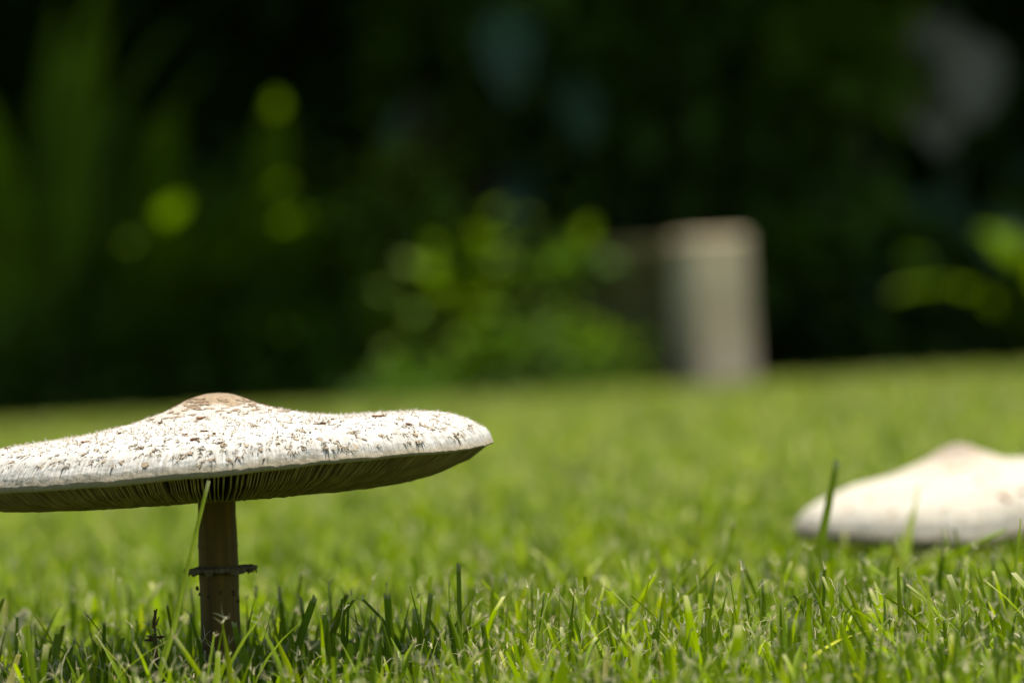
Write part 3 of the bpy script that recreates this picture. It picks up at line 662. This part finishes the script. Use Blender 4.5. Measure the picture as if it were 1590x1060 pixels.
def bush_points(c, rad, n, g, clumps=14, fill=0.55):
    """Leaf positions in uneven clumps through an ellipsoid."""
    cl = g.normal(0, 1, (clumps, 3)); cl /= np.linalg.norm(cl, axis=1, keepdims=True); cl *= (0.35 + 0.55 * g.random((clumps, 1)))
    k = g.integers(0, clumps, n); p = cl[k] + g.normal(0, 0.22, (n, 3))
    inner = g.random(n) < (1 - fill); p[inner] = g.normal(0, 0.42, (inner.sum(), 3))
    out = p / np.maximum(np.linalg.norm(p, axis=1, keepdims=True), 1e-6)
    return c + p * rad, out
def bush(name, label, c, rad, n, L, Wd, m, g, cat='shrub', group=None, tmpl=None, clumps=14, stems=5, rmin=0.0, rmax=1.0):
    base = np.array([c[0], c[1], 0.0]); e = empty(name, base, label, cat, group)
    p, out = bush_points(np.array(c), np.array(rad), n, g, clumps); p[:, 2] = np.maximum(p[:, 2], 0.03)
    d = out * 0.7 + g.normal(0, 0.6, p.shape) + [0, -0.25, 0.15]
    v, q, a = leaf_cloud(p, d, np.array([0, 0, 1.0]) + g.normal(0, 0.3, p.shape), L * g.uniform(0.6, 1.3, n), Wd * g.uniform(0.7, 1.2, n), g.uniform(rmin, rmax, n), tmpl or leaf_template())
    obj('crown', mesh_np('crown', v, q, attrs=a), m, e, base)
    for i in range(stems):
        t = np.array(c) + g.normal(0, 0.4, 3) * np.array(rad); t[2] = max(t[2], 0.15)
        b0 = base + [g.normal(0, 0.08), g.normal(0, 0.08), -0.02]
        obj('stem', tube_mesh([b0, b0 * 0.6 + t * 0.4 + [0, 0, 0.1 * t[2]], t], [0.012, 0.009, 0.004], 7, 'stem'), BARK, e, base)
    return e
def strap_mesh(base, az, L, wd, rise, droop, g, tone, name='leaf', n=12):
    u = np.linspace(0, 1, n); hd = np.array([math.cos(az), math.sin(az), 0])
    el = rise - droop * u ** 1.4; ds = L / (n - 1)
    p = [np.array(base, float)]
    for i in range(1, n): p.append(p[-1] + ds * (hd * math.cos(el[i]) + np.array([0, 0, math.sin(el[i])])))
    p = np.array(p); sd = np.array([-math.sin(az), math.cos(az), 0]); prof = np.sin(np.pi * (0.12 + 0.87 * u) ** 0.9) ** 0.7
    V = []
    for i in range(n):
        nrm = np.cross(sd, hd * math.cos(el[i]) + np.array([0, 0, math.sin(el[i])]))
        for c in (-1, 0, 1): V.append(p[i] + sd * c * wd / 2 * prof[i] - nrm * abs(c) * wd * 0.12)
    return mesh_np(name, np.array(V), grid_quads(n, 3), attrs={'rnd': np.full(3 * n, tone), 'tip': np.zeros(3 * n)})
def strap_plant(name, label, loc, nleaf, L, wd, m, g, cat='plant', az=(0, 2 * math.pi), rise=(0.9, 1.45), droop=(0.7, 1.8), z0=0.0, stem=None, tones=(0, 1)):
    base = np.array([loc[0], loc[1], 0.0]); e = empty(name, base, label, cat)
    if stem: obj('stem', tube_mesh([base - [0, 0, 0.02], base + [0.01, 0, z0 * 0.5], base + [0, 0, z0 + 0.02]], [stem * 1.3, stem, stem * 0.8], 10, 'stem'), BARK, e, base)
    for i in range(nleaf):
        a_ = g.uniform(*az); st = base + np.array([math.cos(a_) * 0.02, math.sin(a_) * 0.02, z0 - 0.01 + (0 if not stem else g.uniform(-0.08, 0.02))])
        obj('leaf', strap_mesh(st, a_, L * g.uniform(0.7, 1.15), wd * g.uniform(0.8, 1.2), g.uniform(*rise), g.uniform(*droop), g, g.uniform(*tones)), m, e, base)
    return e
def broad_plant(name, label, loc, leaves, m, g, cat='plant'):
    """Upright stalks, each carrying one big blade. leaves: (dx, dy, z, length, width, azimuth, pitch, tone)."""
    base = np.array([loc[0], loc[1], 0.0]); e = empty(name, base, label, cat); tm = leaf_template(8, 0.75, 0.22, 0.1)
    for (dx, dy, z, L, wd, az, pit, tone) in leaves:
        top = base + [dx, dy, z]
        pt = obj('stalk', tube_mesh([base + [dx * 0.05, dy * 0.05, -0.02], base + [dx * 0.35, dy * 0.35, z * 0.6], top], [0.014, 0.011, 0.006], 8, 'stalk'), STALK, e, base)
        d = np.array([[math.cos(az) * math.cos(pit), math.sin(az) * math.cos(pit), math.sin(pit)]])
        v, q, a = leaf_cloud(top[None] - d * L * 0.12, d, np.array([[0, 0, 1.0]]), np.array([L]), np.array([wd]), np.array([tone]), tm)
        obj('leaf', mesh_np('leaf', v, q, attrs=a), m, e, base)
    return e

BARK = rough_mat('bark', (0.035, 0.028, 0.02), (0.10, 0.08, 0.06), 30, 0.95, 0.9, stretch=(1, 1, 0.25), dist=0.01)
STALK = rough_mat('stalk', (0.03, 0.05, 0.015), (0.06, 0.09, 0.03), 30, 0.6, 0.2)
G_DEEP = leafy('leaf deep', [(0, (0.035, 0.07, 0.005)), (0.6, (0.06, 0.12, 0.008)), (1, (0.09, 0.16, 0.012))], 0.35, 0.6, 0.2, nscale=4)
G_MID = leafy('leaf mid', [(0, (0.07, 0.125, 0.005)), (0.6, (0.105, 0.18, 0.007)), (1, (0.14, 0.22, 0.014))], 0.4, 0.6, 0.2, nscale=5)
G_LIME = leafy('leaf lime', [(0, (0.05, 0.11, 0.008)), (0.6, (0.09, 0.17, 0.012)), (1, (0.15, 0.22, 0.02))], 0.45, 0.6, 0.2, nscale=6)
G_BLUE = leafy('leaf glossy', [(0, (0.02, 0.048, 0.018)), (1, (0.045, 0.09, 0.038))], 0.15, 0.4, 0.4, nscale=4)
G_RED = leafy('leaf red', [(0, (0.06, 0.014, 0.008)), (1, (0.10, 0.026, 0.012))], 0.2, 0.4, 0.35, nscale=6)
G_CAN = leafy('leaf canopy', [(0, (0.04, 0.085, 0.006)), (1, (0.08, 0.15, 0.012))], 0.5, 0.6, 0.2, nscale=4, tint=1.6)
G_PALE = leafy('leaf pale', [(0, (0.15, 0.13, 0.08)), (1, (0.22, 0.19, 0.125))], 0.25, 0.5, 0.3, nscale=5)

def X(px, d): return G(px, d)[0]
# pillar and wall
pil_m = rough_mat('pillar stone', (0.50, 0.385, 0.235), (0.68, 0.55, 0.36), 6, 0.9, 0.5, dist=0.01)
wall_m = rough_mat('mossy wall', (0.045, 0.047, 0.012), (0.12, 0.10, 0.036), 4, 0.95, 0.7, dist=0.02)
def box(name, x0, x1, y0, y1, z0, z1, m, parent, origin, bev=0.008):
    me = bpy.data.meshes.new(name); import bmesh
    bm = bmesh.new(); bmesh.ops.create_cube(bm, size=1)
    for v in bm.verts: v.co = Vector(((x0 + x1) / 2 + v.co.x * (x1 - x0), (y0 + y1) / 2 + v.co.y * (y1 - y0), (z0 + z1) / 2 + v.co.z * (z1 - z0)))
    bmesh.ops.bevel(bm, geom=bm.edges[:], offset=bev, segments=2, affect='EDGES', profile=0.6)
    bm.to_mesh(me); bm.free(); return obj(name, me, m, parent, origin)
yp = EDGE + 0.22; k8 = yp / FPX
xl, xr = P(1052, 600, yp)[0], P(1164, 596, yp)[0]
zt = P(1112, 366, yp)[2]
pb = np.array([(xl + xr) / 2, yp + 0.06, 0.0]); wl = empty('garden_wall', pb, 'low mossy stone wall ending in a beige square pillar at the lawn edge', 'wall')
pl = box('pillar', xl + 0.012, xr - 0.012, yp - 0.04, yp + 0.12, -0.05, zt, pil_m, wl, pb, 0.012); pl.rotation_euler.z = math.radians(26)
box('wall_panel', xl - 0.5, xl + 0.004, yp + 0.06, yp + 0.2, -0.05, zt - 0.085, wall_m, wl, pb)
box('coping', xl - 0.5, xl + 0.006, yp + 0.03, yp + 0.23, zt - 0.083, zt - 0.01, wall_m, wl, pb)

gb = np.random.default_rng(77)
E = EDGE
# left: arching strap leaves
strap_plant('strap_leaf_plant', 'large clump of dark arching strap leaves growing above the big cap', (X(230, E + .8), E + .8), 18, 1.25, 0.14, G_MID, gb, tones=(0, .6))
strap_plant('strap_leaf_plant', 'tall upright yellow-olive strap leaves at the shaded end of the bed', (X(70, E + .9), E + .9), 14, 1.35, 0.12, G_MID, gb, rise=(1.25, 1.5), droop=(0.3, 0.9), tones=(.4, 1))
strap_plant('strap_leaf_plant', 'strap-leaf clump with long blades drooping behind the leafy shrubs', (X(430, E + 1.0), E + 1.0), 18, 1.2, 0.14, G_MID, gb, rise=(1.0, 1.45), tones=(0, .8))
strap_plant('cordyline_plant', 'red-brown cordyline with narrow leaves on a thin stem amid green shrubs', (X(640, E + 1.1), E + 1.1), 14, 0.42, 0.07, G_RED, gb, z0=0.68, stem=0.015, rise=(-0.2, 1.3), droop=(0.3, 1.0))
strap_plant('cordyline_plant', 'small dark red cordyline standing behind the low wall', (X(735, E + 1.3), E + 1.3), 10, 0.36, 0.055, G_RED, gb, z0=0.52, stem=0.012, rise=(-0.2, 1.3), droop=(0.3, 1.0), tones=(0, .5))
# shrubs
bush('round_leaf_shrub', 'olive round-leaved shrub beneath the red-brown cordyline', (X(620, E + .75), E + .75, 0.42), (0.30, 0.30, 0.36), 420, 0.075, 0.055, G_MID, gb, rmin=.2, rmax=.9)
bush('leafy_shrub', 'mid green leafy shrub between the big cap and the wall', (X(745, E + .4), E + .4, 0.24), (0.33, 0.2, 0.25), 620, 0.07, 0.045, G_MID, gb, rmin=.4, rmax=1)
bush('low_lime_shrub', 'low lime green mound of foliage at the foot of the wall', (X(855, E + .09), E + .09, 0.09), (0.25, 0.10, 0.17), 900, 0.04, 0.026, G_LIME, gb, stems=3)
bush('low_lime_shrub', 'low green mound of foliage behind the large white cap', (X(640, E + .12), E + .12, 0.04), (0.24, 0.10, 0.10), 520, 0.04, 0.026, G_LIME, gb, stems=3, rmax=.6)
bush('creeper', 'green creeper draped over the top of the mossy wall', (X(880, E + .24), E + .26, zt - 0.07), (0.15, 0.06, 0.06), 200, 0.05, 0.035, G_LIME, gb, cat='creeper', stems=2, rmax=.7)
bush('dark_shrub', 'dark glossy shrub low on the ground below the strap leaves', (X(130, E + .45), E + .45, 0.15), (0.35, 0.2, 0.2), 420, 0.09, 0.05, G_DEEP, gb)
bush('dark_shrub', 'dark fine-leaved shrub crowding the foot of the strap-leaf clump', (X(400, E + .45), E + .45, 0.16), (0.32, 0.2, 0.2), 480, 0.08, 0.045, G_DEEP, gb, rmin=.3)
bush('dark_shrub', 'dark green shrub in deep shade beside the beige pillar', (X(1330, E + .8), E + .8, 0.25), (0.4, 0.3, 0.3), 420, 0.12, 0.07, G_DEEP, gb)
bush('tall_shrub', 'tall dark shrub rising behind the pillar and the wall', (X(1000, E + 1.7), E + 1.7, 0.85), (0.75, 0.4, 0.6), 700, 0.15, 0.09, G_DEEP, gb, rmin=.2)
bush('tall_shrub', 'tall mid green shrub with large leaves above the wall creeper', (X(840, E + 2.0), E + 2.0, 1.05), (0.5, 0.4, 0.5), 420, 0.2, 0.12, G_MID, gb, rmax=.8)
# right: glossy broad leaves
PI = math.pi
broad_plant('broad_leaf_plant', 'big glossy blue-green leaves on stalks to the side of the pillar', (X(1480, E + .9), E + .9), [(-.18, -.1, .42, .36, .2, -PI / 2 - .4, -.5, .7), (.1, -.15, .46, .38, .22, -PI / 2 + .3, -.4, .9), (.3, -.1, .36, .4, .2, -PI / 4, -.3, .4), (-.05, .0, .55, .36, .2, -PI / 2, -.2, .5), (.22, .05, .62, .36, .2, -PI / 3, -.1, .8), (-.3, 0, .26, .3, .17, -PI * .8, -.4, .6)], G_BLUE, gb)
strap_plant('strap_leaf_plant', 'olive green strap leaves arching out beyond the glossy broad leaves', (X(1640, E + .6), E + .6), 14, 0.85, 0.11, G_MID, gb, rise=(0.7, 1.3), droop=(0.8, 1.6), tones=(.2, .9))
broad_plant('broad_leaf_plant', 'pale grey-green broad leaves held high at the shaded back of the bed', (X(1490, E + 1.5), E + 1.5), [(-.03, -.1, .98, .32, .24, -PI / 2 - .1, -1.1, .9), (.06, -.12, 1.04, .3, .24, -PI / 2 + .2, -1.0, .6), (-.02, -.05, 1.12, .28, .22, -PI / 2 - .2, -.9, .4)], G_PALE, gb)
broad_plant('broad_leaf_plant', 'glossy dark broad leaves hanging high behind the red cordylines', (X(800, E + 1.5), E + 1.5), [(.04, -.1, 1.22, .34, .2, -PI / 2, -.9, 1), (.2, -.1, 1.02, .32, .18, -PI / 2 + .5, -.8, .8), (-.25, -.05, .95, .34, .18, -PI / 2 - .5, -.9, .6), (.05, -.1, .7, .28, .15, -PI / 2 - .2, -.9, .5)], G_BLUE, gb)
strap_plant('strap_leaf_plant', 'single dim clump of grey-green leaves in the gap behind the pillar', (X(1080, E + 1.2), E + 1.2), 10, 0.75, 0.09, G_BLUE, gb, rise=(1.1, 1.45), droop=(0.3, 1.1))
bush('leafy_shrub', 'bright leafed shrub half hidden high behind the dark shrubs', (X(1330, E + 1.5), E + 1.5, 0.98), (0.3, 0.25, 0.22), 240, 0.15, 0.09, G_MID, gb, rmin=.1, rmax=.8)
# back hedge plants, then an added sky-blocking wall and added shade trees
for i, (xx, lab) in enumerate(((-4.2, 'dense dark hedge plant behind the tall olive strap leaves'), (-2.1, 'dense dark hedge plant behind the arching strap-leaf clumps'), (0.0, 'dense dark hedge plant behind the wall and the red cordylines'), (2.1, 'dense dark hedge plant behind the pale high broad leaves'), (4.2, 'dense dark hedge plant past the end of the glossy broad leaves'))):
    bush('hedge_plant', lab, (xx, E + 3.4, 1.3), (1.35, 0.5, 1.5), 2200, 0.22, 0.13, G_DEEP, gb, cat='hedge', group='dark hedge along the back of the bed', clumps=40)
bw = empty('sky_block_wall', (0, E + 4.6, 0), 'added dark wall closing off the sky behind the dark hedge', 'wall')  # added backing that keeps bright sky from showing through the hedge
box('wall_panel', -14, 14, E + 4.5, E + 4.7, -0.05, 2.6, wall_m, bw, (0, E + 4.6, 0)); box('coping', -14.05, 14.05, E + 4.45, E + 4.75, 2.602, 2.68, wall_m, bw, (0, E + 4.6, 0))
def tree(label, x, y, h, rx, ry, rz, n, g):  # added out of view so its crown shades the planting bed
    base = np.array([x, E + 3.95, 0.0]); e = empty('added_shade_tree', base, label, 'tree', 'added unseen trees shading the bed')
    zc = h + rz * 0.55
    tr = obj('trunk', tube_mesh([base - [0, 0, .05], base + [0.02, 0, .8], base + [-.05, 0, h * .6], base + [0.03, -.1, h + rz * .3]], [.2, .15, .12, .06], 16, 'trunk', 0.04, 0.06, g), BARK, e, base)
    for i in range(9):
        a_ = g.uniform(0, 2 * np.pi); s0 = base + [0, 0, h * g.uniform(.62, 1.0)]; t = np.array([x, y, 0]) + np.array([math.cos(a_) * rx * g.uniform(.4, .8), math.sin(a_) * ry * g.uniform(.4, .8), h + rz * g.uniform(.1, .9)])
        obj('limb', tube_mesh([s0, s0 * .5 + t * .5 + [0, 0, .15], t], [.06, .04, .015], 8, 'limb'), BARK, tr, base)
    p, out = bush_points(np.array([x, y, zc]), np.array([rx, ry, rz * .75]), n, g, 60, 0.8)
    p[:, 2] = np.maximum(p[:, 2], h * 0.85 + 0.3 * g.random(n))
    lim = E + (0.25 if x < -1 else 0.6) + 0.25 * g.random(n); p[:, 1] = np.where(p[:, 1] < lim, 2 * lim - p[:, 1], p[:, 1])
    d = out * .6 + g.normal(0, .6, p.shape)
    v, q, a = leaf_cloud(p, d, np.array([0, 0, 1.0]) + g.normal(0, .4, p.shape), .34 * g.uniform(.6, 1.3, n), .2 * g.uniform(.7, 1.2, n), g.random(n), leaf_template(3))
    obj('crown', mesh_np('crown', v, q, attrs=a), G_CAN, e, base)
for (x_, y_, lab) in ((-4.6, E + 2.25, 'unseen tree added to shade the olive strap leaves'), (0.3, E + 2.5, 'unseen tree added to shade the wall and red cordylines'), (-1.9, E + 2.45, 'unseen tree added to shade the arching strap-leaf clumps'), (2.1, E + 2.6, 'unseen tree added to shade the ground by the pillar and glossy broad leaves'), (5.2, E + 2.25, 'unseen tree added for shade past the glossy broad leaves')):
    tree(lab, x_, y_, 2.3, 2.4, 2.2, 2.2, 13500 if x_ < -1 else 8500, gb)
